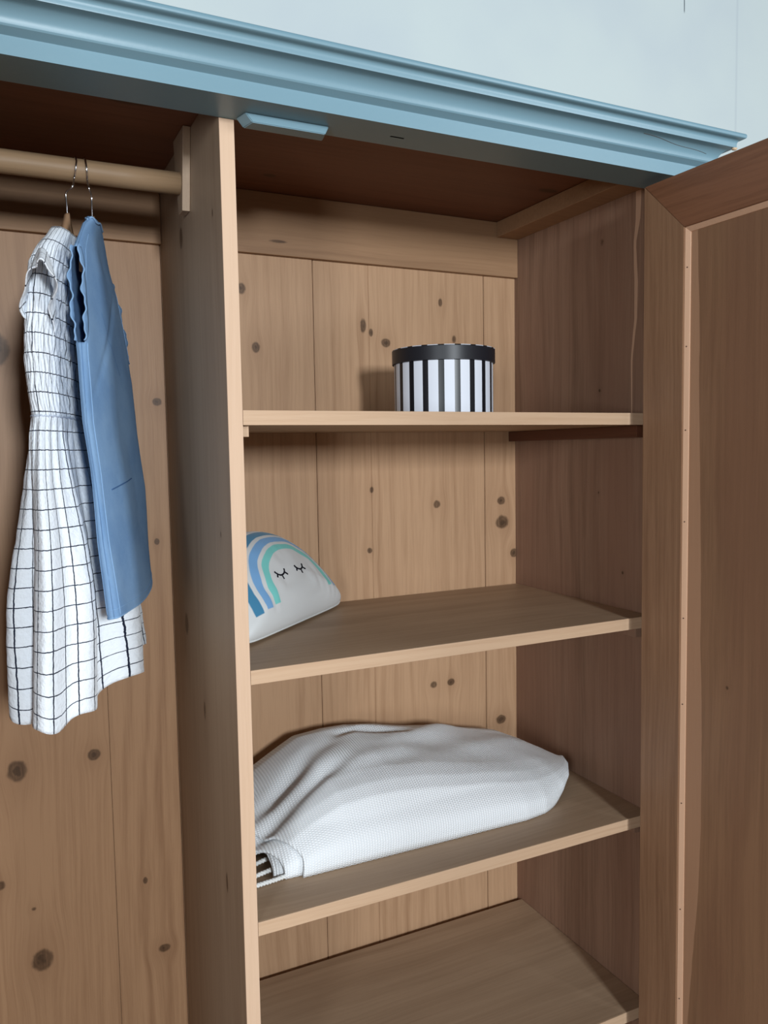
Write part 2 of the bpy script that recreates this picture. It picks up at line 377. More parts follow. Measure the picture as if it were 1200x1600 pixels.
# hairline crack in the paint of the cove
ck = []
for k in range(25):
    q = k/24; i_ = 3+(8-3)*(.92-.62*q)+.25*math.sin(q*9); i0 = int(i_); fr_ = i_-i0
    o1 = prof[i0][0]*(1-fr_)+prof[i0+1][0]*fr_; z1_ = prof[i0][1]*(1-fr_)+prof[i0+1][1]*fr_
    ck.append((.655+.150*q, RY-o1, z1_))
tube('paint_crack', ck, .00035, M['nail'], CO, n=5)
# door stop: flat block with chamfered ends
bm = bmesh.new(); add_box(bm, .001, .134, -.031, -.006, .3868, ZT-.0004)
for v_ in bm.verts:
    if v_.co.z < .39:
        v_.co.x += .010 if v_.co.x < .05 else -.006
    if v_.co.y < -.02: v_.co.x += .006 if v_.co.x < .05 else -.005
bmesh.ops.recalc_face_normals(bm, faces=bm.faces); bmesh.ops.bevel(bm, geom=bm.edges[:], offset=.001, segments=2, affect='EDGES')
finish('door_stop', from_bm(bm), M['blue'], WR)['label'] = 'small light blue door stop under the header'
# hanging rod and its bracket
RYc, RZc = .2, .3675
bx = box('rod_bracket', -TP-.0125, -TP-.0004, .163, .236, .3225, ZC-.0005, M['pine_partition'], WR, bev=.001)
for v_ in bx.data.vertices:
    if v_.co.z < .02: v_.co.y *= .38
tube('hanging_rod', [(XL, RYc, RZc), (-.35, RYc, RZc), (-.12, RYc, RZc), (-TP-.0127, RYc, RZc)], .0172, M['dowel'], WR, n=32)

# the door, opened square to the front
DXi, DYi, DA = .7109, -.04, .01517
ddx, ddy = math.sin(DA), -math.cos(DA)
DW, DZ1, DZ0, ST = .66, .3843, -1.545, .0885
def dP(u, t, z): # u along the leaf, t thickness away from the inner face
    return (DXi+ddx*u-ddy*t, DYi+ddy*u+ddx*t, z)
DR = bpy.data.objects.new('door', None); col.objects.link(DR); DR.parent = WR; DR.location = Vector((DXi, DYi, DZ0))-Vector(WR.location)
DR['label'] = 'brown inner side of the opened panelled door'
DT = .026
def dprism(name, uz, t0, t1, mat, bev=.0008, parent=DR):
    n = len(uz); V = [dP(u, t0, z) for u, z in uz]+[dP(u, t1, z) for u, z in uz]
    Fc = [tuple(range(n)), tuple(range(2*n-1, n-1, -1))]+[(i, (i+1) % n, n+(i+1) % n, n+i) for i in range(n)]
    bm = bmesh.new(); bm.from_mesh(mesh(V, Fc)); bmesh.ops.recalc_face_normals(bm, faces=bm.faces)
    if bev: bmesh.ops.bevel(bm, geom=bm.edges[:], offset=bev, segments=2, affect='EDGES')
    return finish(name, from_bm(bm), mat, parent)
dprism('stile', [(0, DZ0), (0, DZ1), (ST, DZ1-ST), (ST, DZ0+ST)], 0, DT, M['door_wood'])
dprism('stile', [(DW, DZ0), (DW-ST, DZ0+ST), (DW-ST, DZ1-ST), (DW, DZ1)], 0, DT, M['door_wood'])
dprism('top_rail', [(.0003, DZ1), (DW, DZ1), (DW-ST, DZ1-ST), (ST, DZ1-ST)], 0.0001, DT, M['door_rail'])
dprism('bottom_rail', [(.0003, DZ0), (ST, DZ0+ST), (DW-ST, DZ0+ST), (DW, DZ0)], 0.0001, DT, M['door_rail'])
BD = .0085
def bead(name, a, b, c, d): # strip with a sloping face, between inner frame line a-b and panel line c-d
    V = [dP(*a[:1], .0022, a[1]), dP(*b[:1], .0022, b[1]), dP(*d[:1], .0062, d[1]), dP(*c[:1], .0062, c[1]),
         dP(*a[:1], .0120, a[1]), dP(*b[:1], .0120, b[1]), dP(*d[:1], .0120, d[1]), dP(*c[:1], .0120, c[1])]
    Fc = [(0, 1, 2, 3), (7, 6, 5, 4), (0, 4, 5, 1), (1, 5, 6, 2), (2, 6, 7, 3), (3, 7, 4, 0)]
    bm = bmesh.new(); bm.from_mesh(mesh(V, Fc)); bmesh.ops.recalc_face_normals(bm, faces=bm.faces)
    bmesh.ops.bevel(bm, geom=bm.edges[:], offset=.0004, segments=1, affect='EDGES')
    return finish(name, from_bm(bm), M['door_bead'], DR)
u1, u2, zt1, zb1 = ST+.0003, DW-ST-.0003, DZ1-ST-.0003, DZ0+ST
bd = bead('bead', (u1, zb1), (u1, zt1), (u1+BD, zb1+BD), (u1+BD, zt1-BD))
bead('bead', (u1, zt1), (u2, zt1), (u1+BD, zt1-BD), (u2-BD, zt1-BD))
bead('bead', (u2, zb1), (u2, zt1), (u2-BD, zb1+BD), (u2-BD, zt1-BD))
bead('bead', (u1, zb1), (u2, zb1), (u1+BD, zb1+BD), (u2-BD, zb1+BD))
for z in (.2306, .1024, -.0351, -.188, -.352, -.5005, -.6746, -.8648, -1.028):
    bm = bmesh.new(); bmesh.ops.create_icosphere(bm, subdivisions=1, radius=.0013)
    for v_ in bm.verts: v_.co += Vector(dP(u1+BD*.45, .0040, z))
    finish('nail_head', from_bm(bm), M['nail'], bd, smooth=True)
# fielded panel with a wavy strip of pale sapwood along the bead
sap = [(-1.46,.098),(-1.2,.102),(-1.0506,.1091),(-.941,.1175),(-.8216,.1276),(-.7079,.1314),(-.5974,.1317),(-.4888,.1300),(-.3818,.1257),(-.275,.1254),(-.0649,.1195),(.039,.1165),(.1416,.1163),(.2847,.1101)]
nz = 150; V, Fc, mi = [], [], []
for i in range(nz+1):
    z = DZ0+ST-.01+(DZ1-DZ0-2*ST+.02)*i/nz
    s_ = interp(sap, z)+.0008*noise.noise((3, 1, z*45))+.0008*noise.noise((1, 5, z*16))
    V += [dP(ST-.006, .0074, z), dP(s_, .0074, z), dP(DW-ST+.006, .0074, z), dP(DW-ST+.006, .0170, z), dP(ST-.006, .0170, z)]
for i in range(nz):
    for k in range(5):
        p, q = i*5+k, i*5+(k+1) % 5; Fc.append((p, q, q+5, p+5)); mi.append(1 if k == 0 else 0)
Fc += [(4, 3, 2, 1, 0), tuple(nz*5+k for k in range(5))]; mi += [0, 0]
me = mesh(V, Fc)
for f, m_ in zip(me.polygons, mi): f.material_index = m_
finish('panel', me, [M['door_panel'], M['door_sap']], DR)

# the left leaf, added unseen and swung wide to shade the hanging section
box('front_stile', XL+.0003, XL+.019, RY+.002, 0, FLOOR+.02, ZT-.0006, M['side_wood'], WR)
def copy_part(o, parent):
    c = o.copy(); col.objects.link(c); c.parent = parent
    for ch in list(o.children):
        if ch is not c: copy_part(ch, c)
    return c
DL = copy_part(DR, WR)
DL.location = Vector((XL+.030, -.052, DZ0))-Vector(WR.location); DL.scale = (-1, 1, 1); DL.rotation_euler = (0, 0, math.radians(-28))
DL['label'] = 'added left door leaf, unseen, swung wide open to shade the hanging section'

# ---------------------------------------------------------------- the striped hat box
BX, BY, BR, LR = .4500, .205, .0925, .0965
def stripe_mat():
    N = NT('striped_paper', .5, .35); g = N.n('ShaderNodeTexCoord'); x = N.n('ShaderNodeSeparateXYZ'); N.t.links.new(g.outputs['Object'], x.inputs[0])
    a = N.M('ARCTAN2', x.outputs[1], x.outputs[0])
    fr = N.M('FRACT', N.M('ADD', N.M('MULTIPLY', a, 20/(2*PI)), STRIPE_OFF))
    m_ = N.M('LESS_THAN', fr, .37)
    N.t.links.new(N.M('MULTIPLY_ADD', m_, -.22, .55), N.b.inputs['Roughness'])
    return N.col(N.mix(m_, srgb(222,226,236), srgb(24,25,30)))
STRIPE_OFF = .0
M['stripes'] = stripe_mat(); M['black_rim'] = plain('black_paper', (30,31,37), .42, .4)
def lathe(name, pr, cx, cy, mat, parent, n=96):
    V, Fc = [], []
    for r, z in pr:
        for k in range(n): V.append((cx+r*math.cos(2*PI*k/n), cy+r*math.sin(2*PI*k/n), z))
    for i in range(len(pr)-1):
        for k in range(n): Fc.append((i*n+k, i*n+(k+1) % n, (i+1)*n+(k+1) % n, (i+1)*n+k))
    Fc.append(tuple(range(n))[::-1]); Fc.append(tuple(range((len(pr)-1)*n, len(pr)*n)))
    me = mesh(V, Fc); o = finish(name, me, mat, parent, origin=(cx, cy, pr[0][1]))
    for f in me.polygons: f.use_smooth = len(f.vertices) == 4
    me.set_sharp_from_angle(angle=.6)
    return o
HB = empty('hat_box', (BX, BY, .0006), 'round black and white striped hat box with black lid rim on the top shelf', 'box')
lathe('body', [(BR-.0005,.0006),(BR,.0012),(BR,.1195)], BX, BY, M['stripes'], HB)
LD = lathe('lid', [(LR-.0012,.0985),(LR,.0990),(LR,.1232),(LR-.0006,.1240)], BX, BY, M['black_rim'], HB); LD['label'] = 'black lid rim'
lathe('lid_top', [(LR-.0004,.12405),(LR-.0002,.1248),(LR-.0012,.1254),(LR-.004,.1257)], BX, BY, M['stripes'], LD)['label'] = 'striped lid paper at the top edge'

# ---------------------------------------------------------------- the cushion
CC = Vector((.164, .264, Z2+.0165)); ang = math.radians(42.5); LEAN = math.radians(38)
E1 = Vector((math.cos(ang), math.sin(ang), 0)); nh = Vector((math.sin(ang), -math.cos(ang), 0))
E2 = Vector((0, 0, 1))*math.cos(LEAN) - nh*math.sin(LEAN); E3 = E1.cross(E2)
if E3.dot(nh) < 0: E3 = -E3
CA, CH, CT = .188, .188, .050
EYE_V = .078
def cb(th):  # outline of the half-round cushion
    c, s = math.cos(th), math.sin(th)
    if s >= 0: return (CA*math.copysign(abs(c)**.92, c), CH*abs(s)**.92)
    return (CA*math.copysign(abs(c)**.22, c), -.013*abs(s)**.6)
def cushion_mat():
    N = NT('cushion_cotton', .9, .1)
    uv = N.n('ShaderNodeUVMap'); uv.uv_map = 'UVMap'; x = N.n('ShaderNodeSeparateXYZ'); N.t.links.new(uv.outputs[0], x.inputs[0])
    u, v = N.M('SUBTRACT', x.outputs[0], .013), x.outputs[1]
    VC = .045
    vv = N.M('MAXIMUM', N.M('SUBTRACT', v, VC), 0.0)
    vs_ = N.M('MULTIPLY', vv, (CA)/(CH-VC))
    wob = N.M('MULTIPLY', N.M('SUBTRACT', N.noise(N.vec(u, v, 0.0), 22, 2), .5), .006)
    legs = N.M('MULTIPLY', N.M('SUBTRACT', VC, N.M('MINIMUM', v, VC)), .10)
    r = N.M('DIVIDE', N.M('ADD', N.M('ADD', N.M('SQRT', N.M('ADD', N.M('MULTIPLY', u, u), N.M('MULTIPLY', vs_, vs_))), wob), N.M('MULTIPLY', legs, -1.0)), CA)
    c = srgb(214,216,216)
    for r0_, r1_, v0, cc in ((.785,.885,.016,(70,132,168)), (.635,.735,.019,(122,170,216)), (.495,.585,.022,(124,206,200))):
        m_ = N.M('MULTIPLY', N.M('MULTIPLY', N.ss(r, r0_-.006, r0_+.006), N.ss(r, r1_+.006, r1_-.006)), N.ss(v, v0-.001, v0+.001))
        c = N.mix(m_, c, srgb(*cc))
    tc = N.vec(N.M('MULTIPLY', u, 1.0), v, 0.0)
    N.bump(N.noise(tc, 900, 2), .12, .0004)
    N.b.inputs['Sheen Weight'].default_value = .15
    return N.col(c)
M['cushion'] = cushion_mat(); M['ink'] = plain('black_print', (26,26,34), .85, .1); M['piping'] = plain('cushion_piping', (206,208,206), .9, .1)
def cush_pt(rho, th, side):
    bx_, by_ = cb(th); c0 = (0, .085)
    u = c0[0]+rho*(bx_-c0[0]); v = c0[1]+rho*(by_-c0[1])
    t = CT*(1-rho**2.6)**.62
    wr = .0035*noise.noise((u*22, v*22, side*3.0))*(1-rho)+.0030*noise.noise((u*60+5, v*14, side))*rho*(1-rho)*3*(1 if v < .07 else .4)
    return CC+u*E1+v*E2+side*E3*(t+wr), (u, v)
NR, NTH = 36, 120
V, Fc, UV = [], [], []
for side in (1, -1):
    for i in range(NR+1):
        for k in range(NTH):
            p, q = cush_pt((i/NR)**.8 if i < NR else 1.0, 2*PI*k/NTH, side); p.x = max(p.x, .0012); p.y = min(p.y, D-.002); p.z = max(p.z, Z2+.0006); V.append(p); UV.append(q)   # pressed against the boards
nn = (NR+1)*NTH
for sd in range(2):
    for i in range(NR):
        for k in range(NTH):
            a, b, c, d = [sd*nn+x_ for x_ in (i*NTH+k, i*NTH+(k+1) % NTH, (i+1)*NTH+(k+1) % NTH, (i+1)*NTH+k)]
            Fc.append((d, c, b, a) if sd == 0 else (a, b, c, d))
me = mesh(V, Fc); ul = me.uv_layers.new(name='UVMap')
for lp in me.loops: ul.data[lp.index].uv = UV[lp.vertex_index]
bm = bmesh.new(); bm.from_mesh(me); bmesh.ops.remove_doubles(bm, verts=bm.verts, dist=.00002); bmesh.ops.recalc_face_normals(bm, faces=bm.faces); bm.to_mesh(me); bm.free()
CU = empty('cushion', (CC.x, CC.y, Z2), 'half-round white rainbow cushion with sleeping eyes leaning on the second shelf', 'cushion')
cv = finish('cover', me, M['cushion'], CU, smooth=True); cv['label'] = 'off-white cotton cover printed with blue and mint rainbow bands'
tube('seam', [CC+cb(2*PI*k/140)[0]*1.004*E1+cb(2*PI*k/140)[1]*1.004*E2 for k in range(141)], .0016, M['piping'], CU, n=8)
def front_off(u, v, off):
    # find the cover height over (u, v) by shooting along the polar map
    best = 0
    lo, hi = 0, 1
    th = math.atan2(v-.085, u)
    # boundary direction search
    bb = None
    for k in range(720):
        t_ = 2*PI*k/720; b_ = cb(t_)
        a_ = math.atan2(b_[1]-.085, b_[0]); dlt = abs((a_-th+PI) % (2*PI)-PI)
        if bb is None or dlt < bb[0]: bb = (dlt, t_, math.hypot(b_[0], b_[1]-.085))
    rho = math.hypot(u, v-.085)/bb[2]
    p, _ = cush_pt(min(rho, .99), bb[1], 1); return p+E3*off
def stroke(name, uvs, rad, parent=CU):
    return tube(name, [front_off(u, v, .0002) for u, v in uvs], rad, M['ink'], parent, n=8)
for sgn, cu in ((-1, -.040), (1, .030)):
    arc = [(cu+.0165*math.cos(a), EYE_V+.0115*math.sin(a)) for a in [PI+.15+k*(PI-.3)/10 for k in range(11)]]
    ey = stroke('closed_eye', arc, .0016)
    for a in (PI+.75, PI*1.5, 2*PI-.75):
        p0 = (cu+.0165*math.cos(a), EYE_V+.0115*math.sin(a)); L_ = .0085
        q = (p0[0]+L_*math.cos(a), p0[1]+L_*math.sin(a))
        stroke('eyelash', [p0, ((p0[0]+q[0])/2, (p0[1]+q[1])/2), q], .0015, ey)

# ---------------------------------------------------------------- the folded blanket
def blanket_mat():
    N = NT('white_weave', .95, .1)
    uv = N.n('ShaderNodeUVMap'); uv.uv_map = 'UVMap'; x = N.n('ShaderNodeSeparateXYZ'); N.t.links.new(uv.outputs[0], x.inputs[0])
    u, v = x.outputs[0], x.outputs[1]
    s1 = N.M('SINE', N.M('MULTIPLY', u, 2*PI/.0050)); 
    par = N.M('MULTIPLY', N.M('FLOOR', N.M('DIVIDE', u, .0050)), .5)
    s2 = N.M('SINE', N.M('MULTIPLY', N.M('ADD', N.M('DIVIDE', v, .0046), par), 2*PI))
    h = N.M('MULTIPLY', N.M('MULTIPLY_ADD', s1, .5, .5), N.M('MULTIPLY_ADD', s2, .5, .5))
    h2 = N.M('ADD', h, N.M('MULTIPLY', N.M('MULTIPLY_ADD', s1, .5, .5), .45))
    N.bump(h2, .6, .0014)
    N.b.inputs['Sheen Weight'].default_value = .2
    return N.col(N.mix(h, srgb(222,226,230), srgb(250,251,252)))
M['weave'] = blanket_mat(); M['cord'] = plain('cotton_cord', (224,224,222), .9, .1)
BL = empty('blanket', (.36, .24, Z3), 'folded white woven blanket with twisted fringe on the third shelf', 'blanket')
hx = [(.00,.062),(.04,.070),(.09,.088),(.14,.116),(.19,.143),(.25,.149),(.30,.148),(.37,.138),(.45,.119),(.53,.103),(.60,.088),(.66,.074),(.70,.058),(.73,.040),(.75,.014)]
yfx = [(.0,.092),(.10,.0875),(.55,.084),(.60,.092),(.64,.111),(.67,.128),(.70,.150),(.73,.190),(.752,.235)]
ybx = [(0,.405),(.60,.415),(.66,.400),(.70,.37),(.73,.32),(.75,.265)]
fy = [(0,0),(.012,.20),(.028,.36),(.055,.49),(.1,.65),(.17,.75),(.27,.83),(.38,.88),(.52,.925),(.66,.98),(.78,1),(.88,.94),(.95,.78),(.985,.5),(1,.0)]
def seg_d(px, py, a, b):
    ax, ay = a; bx_, by_ = b; dx, dy = bx_-ax, by_-ay
    t = max(0, min(1, ((px-ax)*dx+(py-ay)*dy)/(dx*dx+dy*dy)))
    return math.hypot(px-ax-t*dx, py-ay-t*dy), t
folds = [((.05,.200),(.30,.325),.020,-.016),((.02,.150),(.24,.215),.018,-.015),((.16,.255),(.34,.34),.018,.008),((.30,.19),(.55,.28),.03,-.005),
         ((.34,.26),(.56,.36),.022,.007),((.40,.22),(.70,.30),.03,.005),((.10,.175),(.40,.235),.02,.005),((.25,.33),(.42,.31),.014,-.009)]
def bl_surface(x, t, sx=1.0, hs=1.0, inset=0.0):
    yf, yb = interp(yfx, x)+inset, interp(ybx, x)-inset
    y = yf+(yb-yf)*t
    h = interp(hx, x)*interp(fy, t)*hs
    k = min(1, h/.05)
    d = 0
    for a, b, wd, am in folds:
        dd_, tt = seg_d(x, y, a, b); d += am*math.exp(-(dd_/wd)**2)*min(1, 4*tt*(1-tt)+.25)
    h += d*k*sstep(.02, .2, t)*sstep(1, .85, t) + .004*k*noise.noise((x*9, y*14, 2))
    # the front leans out a little over its foot
    y -= .010*math.sin(PI*min(1, h/.07))*(1 if t < .25 else 0)*sstep(.25, .0, t)
    return Vector((x, y, Z3+.0008+max(0, h)+.036*sstep(.62, .73, x)*sstep(1.1, 0, t)*(1-min(1, max(0, h)/.055))))
def blanket_layer(name, x0f, x1, hs, inset, nx=150, uoff=0):
    NTT = 90; V, Fc, UV = [], [], []
    ts = []
    for j in range(NTT+1):
        q = j/NTT; ts.append(.5*(1-math.cos(PI*q))*.55+.45*q if False else (q**1.7*.5+.5*q if q < 1 else 1))
    for i in range(nx+1):
        s = i/nx; vlen = 0; prev = None
        for j, t in enumerate(ts):
            xs_ = x0f(t); x = xs_+(x1-xs_)*(1-(1-s)**1.25)
            p = bl_surface(x, t, 1, hs, inset)
            # edge thickness roll at the left end
            e = sstep(.05, 0, s); p.z -= .004*e*min(1, (p.z-Z3)/.02)
            if prev is not None: vlen += (p-prev).length
            prev = p; V.append(p); UV.append((x+uoff, vlen))
    m_ = NTT+1
    for i in range(nx):
        for j in range(NTT): Fc.append((i*m_+j, (i+1)*m_+j, (i+1)*m_+j+1, i*m_+j+1))
    me = mesh(V, Fc); ul = me.uv_layers.new(name='UVMap')
    for lp in me.loops: ul.data[lp.index].uv = UV[lp.vertex_index]
    o = finish(name, me, M['weave'], BL, smooth=True)
    sm = o.modifiers.new('thickness', 'SOLIDIFY'); sm.thickness = .0035; sm.offset = -1
    return o
# outer fold: its left edge runs from the front foot back and up toward the partition
blanket_layer('outer_fold', lambda t: max(.004, interp([(0,.1045),(.03,.106),(.06,.100),(.10,.088),(.15,.074),(.2,.062),(.3,.045),(.45,.028),(1,.02)], t)), .7495, 1, 0)
blanket_layer('inner_fold', lambda t: max(.0035, interp([(0,.077),(.03,.074),(.06,.070),(.1,.058),(.15,.042),(.22,.024),(.3,.012),(1,.01)], t)), .40, .86, .008, nx=70, uoff=.3)['label'] = 'inner fold showing at the left end'
# a third, deepest fold keeps the bundle closed from the side
blanket_layer('core_fold', lambda t: .03+.03*(1-t), .68, .74, .018, nx=50, uoff=.6)
def cord(pts, r):
    cl = []; L_ = 0
    P_ = [Vector(p) for p in pts]; dense = []
    for a, b in zip(P_, P_[1:]):
        for k in range(14): dense.append(a.lerp(b, k/14))
    dense.append(P_[-1]); VV, FF = [], []
    for ph in (0, PI):
        out = []; s = 0
        for i, p in enumerate(dense):
            if i: s += (p-dense[i-1]).length
            t = (dense[min(i+1, len(dense)-1)]-dense[max(i-1, 0)]).normalized()
            a = t.cross(Vector((0, 0, 1))).normalized(); b = t.cross(a)
            th = s/.0105*2*PI+ph; out.append(p+r*.55*(math.cos(th)*a+math.sin(th)*b))
        v_, f_ = tube_geo(out, r*.72, 8); o_ = len(VV); VV += v_; FF += [tuple(o_+q for q in f) for f in f_]
    return finish('fringe_cord', mesh(VV, FF), M['cord'], BL, smooth=True)
R_ = .0033
zc = Z3+.0050
for pts in ([(.090,.100,zc+.001),(.060,.096,zc),(.030,.093,zc),(.005,.089,zc)],
            [(.090,.125,zc+.004),(.060,.124,zc+.003),(.030,.121,zc),(.005,.118,zc)],
            [(.085,.150,zc+.010),(.060,.152,zc+.008),(.030,.150,zc+.002),(.005,.150,zc)],
            [(.080,.170,zc+.015),(.055,.176,zc+.012),(.030,.186,zc+.003),(.006,.180,zc)],
            [(.070,.200,zc+.020),(.050,.206,zc+.012),(.028,.214,zc+.004),(.006,.212,zc)]):
    cord(pts, R_)

# ---------------------------------------------------------------- hangers
def hanger(name_, hook_x, apex, e, label, arm=.096, drop=.084, twist=0.0):
    root = empty('clothes_hanger', (apex[0], apex[1], apex[2]), label, 'hanger', None)
    e = Vector((e[0], e[1], 0)).normalized(); A = Vector(apex); n_ = Vector((e.y, -e.x, 0))
    # wooden shoulders: curved board
    V, Fc = [], []; NS = 40
    for i in range(NS+1):
        s = -1+2*i/NS; a = abs(s)
        z = -drop*(a**1.25)-.004*(1-math.exp(-(a/.06)**2)); hgt = .028-.012*a; th = .0042
        c = A+e*(s*arm)
        for dz, dn in ((0, -.5), (.0015, 0), (0, .5), (-hgt+.002, .5), (-hgt, 0), (-hgt+.002, -.5)):
            V.append(c+Vector((0, 0, z+dz))+n_*dn*2*th*.9)
    for i in range(NS):
        for k in range(6): Fc.append((i*6+k, i*6+(k+1) % 6, (i+1)*6+(k+1) % 6, (i+1)*6+k))
    Fc += [tuple(range(6)), tuple(range(NS*6+5, NS*6-1, -1))]
    bm = bmesh.new(); bm.from_mesh(mesh(V, Fc)); bmesh.ops.recalc_face_normals(bm, faces=bm.faces)
    bo = finish('hanger_body', from_bm(bm), M['hanger_wood'], root, smooth=True); 
    # hook: stem from apex then round over the rod
    rr = .0172+.0016
    H = [A+Vector((0, 0, -.006)), A+Vector((0, 0, .012))]
    cx = hook_x; cz = RZc
    H.append(A+Vector((0, 0, .030)))
    pts = []
    for k in range(0, 15):
        a = -PI*.30+k*(PI*1.22)/14     # from front-below, over the top, to the back
        pts.append(Vector((cx+(A.x-cx)*.25*max(0, 1-k/5), RYc-rr*math.cos(a)*1.05, cz+rr*math.sin(a)*1.02)))
    # the bowl hangs on the top of the rod
    H += [A.lerp(pts[0], .72)+Vector((0, -.006, 0))]+pts
    # smooth
    S = []
    for i in range(len(H)-1):
        p0, p1, p2, p3 = H[max(i-1, 0)], H[i], H[i+1], H[min(i+2, len(H)-1)]
        for k in range(4):
            t = k/4; S.append(.5*((2*p1)+(-p0+p2)*t+(2*p0-5*p1+4*p2-p3)*t*t+(-p0+3*p1-3*p2+p3)*t**3))
    S.append(H[-1])
    tube('hook', S, .0013, M['chrome'], root, n=10)['label'] = 'thin chrome hook'
    return root
hanger('h1', -.1885, (-.2040, .192, .3010), (.27, .963), 'brown wooden hanger carrying the checked dress, left one on the rod', arm=.080)
hanger('h2', -.1755, (-.1685, .192, .3000), (.29, .957), 'brown wooden hanger carrying the blue denim garment, right one on the rod')

# ---------------------------------------------------------------- garments
def tabs(L): return sorted([(p[2], p[0], p[1]) for p in L])
def grid_obj(name, P, UV, mat, parent, closed=True, skip=None, thick=.0012, sub=0):
    nz_, nt = len(P), len(P[0]); V = [p for r in P for p in r]; Fc = []
    uvs = []
    for i in range(nz_-1):
        for k in range(nt-1):
            if skip and skip(i, k): continue
            Fc.append((i*nt+k, i*nt+k+1, (i+1)*nt+k+1, (i+1)*nt+k))
            uvs += [UV[i][k], UV[i][k+1], UV[i+1][k+1], UV[i+1][k]]
    me = bpy.data.meshes.new('mesh'); me.from_pydata([tuple(v) for v in V], [], Fc); me.update()
    ul = me.uv_layers.new(name='UVMap')
    for i, q in enumerate(uvs): ul.data[i].uv = q
    if closed:
        bm = bmesh.new(); bm.from_mesh(me); bmesh.ops.remove_doubles(bm, verts=bm.verts, dist=.00001)
        bmesh.ops.recalc_face_normals(bm, faces=bm.faces); bm.to_mesh(me); bm.free()
    o = finish(name, me, mat, parent, smooth=True)
    if thick:
        s_ = o.modifiers.new('thickness', 'SOLIDIFY'); s_.thickness = thick; s_.offset = 0
    return o
# ---- checked dress
def check_mat(name, su=.0262, sv=.0262, lw=.00125):
    N = NT(name, .95, .1)
    uv = N.n('ShaderNodeUVMap'); uv.uv_map = 'UVMap'; x = N.n('ShaderNodeSeparateXYZ'); N.t.links.new(uv.outputs[0], x.inputs[0])
    u, v = x.outputs[0], x.outputs[1]
    tc = N.vec(u, v, 0.0)
    w1 = N.M('MULTIPLY', N.M('SUBTRACT', N.noise(tc, 130, 2), .5), .0022)
    def line(c, s, lw=lw):
        f = N.M('FRACT', N.M('DIVIDE', N.M('ADD', c, w1), s)); d = N.M('MULTIPLY', N.M('MINIMUM', f, N.M('SUBTRACT', 1.0, f)), s)
        return N.ss(d, lw*.72, lw*.38)
    m_ = N.M('MAXIMUM', line(u, su, lw*1.5), line(v, sv))
    N.bump(N.noise(N.vec(N.M('MULTIPLY', u, 1.0), N.M('MULTIPLY', v, 1.0), 0.0), 170, 2, .5), .55, .0034)
    N.b.inputs['Sheen Weight'].default_value = .15
    return N.col(N.mix(m_, srgb(234,240,247), srgb(26,32,52)))
M['check'] = check_mat('checked_cotton')
DRS = empty('dress', (-.2, .19, .25), 'white cotton child dress with thin dark check on the left hanger', 'dress')
Nn = tabs([(-.222,.135,.268),(-.232,.110,.250),(-.246,.085,.227),(-.256,.072,.203),(-.262,.064,.16),(-.266,.062,.118),(-.268,.062,.076),(-.266,.064,.035),(-.262,.066,-.003),(-.266,.055,-.030),(-.270,.035,-.09),(-.272,.022,-.172),(-.278,.012,-.294),(-.284,.005,-.43)])
Nf = tabs([(-.190,.235,.268),(-.186,.270,.250),(-.183,.300,.230),(-.182,.318,.20),(-.184,.325,.14),(-.186,.325,.06),(-.186,.322,-.003),(-.178,.330,-.035),(-.162,.345,-.11),(-.142,.360,-.22),(-.124,.372,-.33),(-.114,.378,-.43)])
def dress_pt(th, z, push=0):
    N_, F_ = interp(Nn, z), interp(Nf, z)
    N_ = Vector((N_.x, N_.y, 0)); F_ = Vector((F_.x, F_.y, 0)); C = (N_+F_)/2; a = (F_-N_)/2
    n_ = Vector((a.y, -a.x, 0)).normalized()        # toward the viewer's right
    top = sstep(.26, .20, z)
    wd = (.015+.009*top) if z > .0 else .024
    sk = sstep(-.01, -.30, z)                       # skirt opening
    wd += .030*sk
    ct, st = math.cos(th), math.sin(th)
    # gathers
    g = 0
    if z < .0:
        d = sstep(0, -.10, z)
        ph = .25*math.sin(z*9)
        g = (.0030*(1-sk)+.015*sk)*math.sin(8*th+1.1+ph)*d + .0085*sk*math.sin(5*th-.6+ph) + .0022*math.sin(23*th)*sstep(0, -.03, z)*(1-sk)
    else:
        g = .0011*math.sin(46*th+3*math.sin(z*80))*sstep(.25, .2, z)+.0016*noise.noise((th*3, z*30, 0))
    p = C - a*ct*(1+ .0) + n_*(wd*math.copysign(abs(st)**.75, st))
    out = (-a.normalized()*ct+n_*st); out.normalize()
    p = p+out*(g+push)
    # rumpled seersucker
    p += out*.0012*noise.noise((p.x*60, p.y*60, z*60))
    p.z = z
    return p
def dress_rows():
    zs = []
    z = .262
    while z > -.015: zs.append(z); z -= .0045
    while z > -.4120: zs.append(z); z -= .0055
    zs.append(-.4125)
    return zs
zs = dress_rows(); NTd = 280; P, UV = [], []
for z in zs:
    row, uvr = [], []; u = 0; prev = None
    for k in range(NTd+1):
        th = 2*PI*k/NTd+PI*.5*0
        p = dress_pt(th, z)
        row.append(p)
        uvr.append([0, z])
    # material coordinate around the ring: fixed cloth width, denser over the smocked bodice
    for k in range(NTd+1):
        th = k/NTd
        uu = th*(.026*30) if z < -.008 else th*(.0262*32)
        uvr[k] = (uu, z*1.0)
    P.append(row); UV.append(uvr)
# hem: the cloth drops a little between the gathers
nh_ = len(zs)
for i, z in enumerate(zs):
    if z < -.30:
        k_ = sstep(-.30, -.41, z)
        for k in range(NTd+1):
            th = 2*PI*k/NTd; P[i][k].z += k_*(.006*math.sin(8*th+2.4)-.006+.030*max(0, P[i][k].y)/.37)
grid_obj('dress_body', P, UV, M['check'], DRS, thick=.0012)
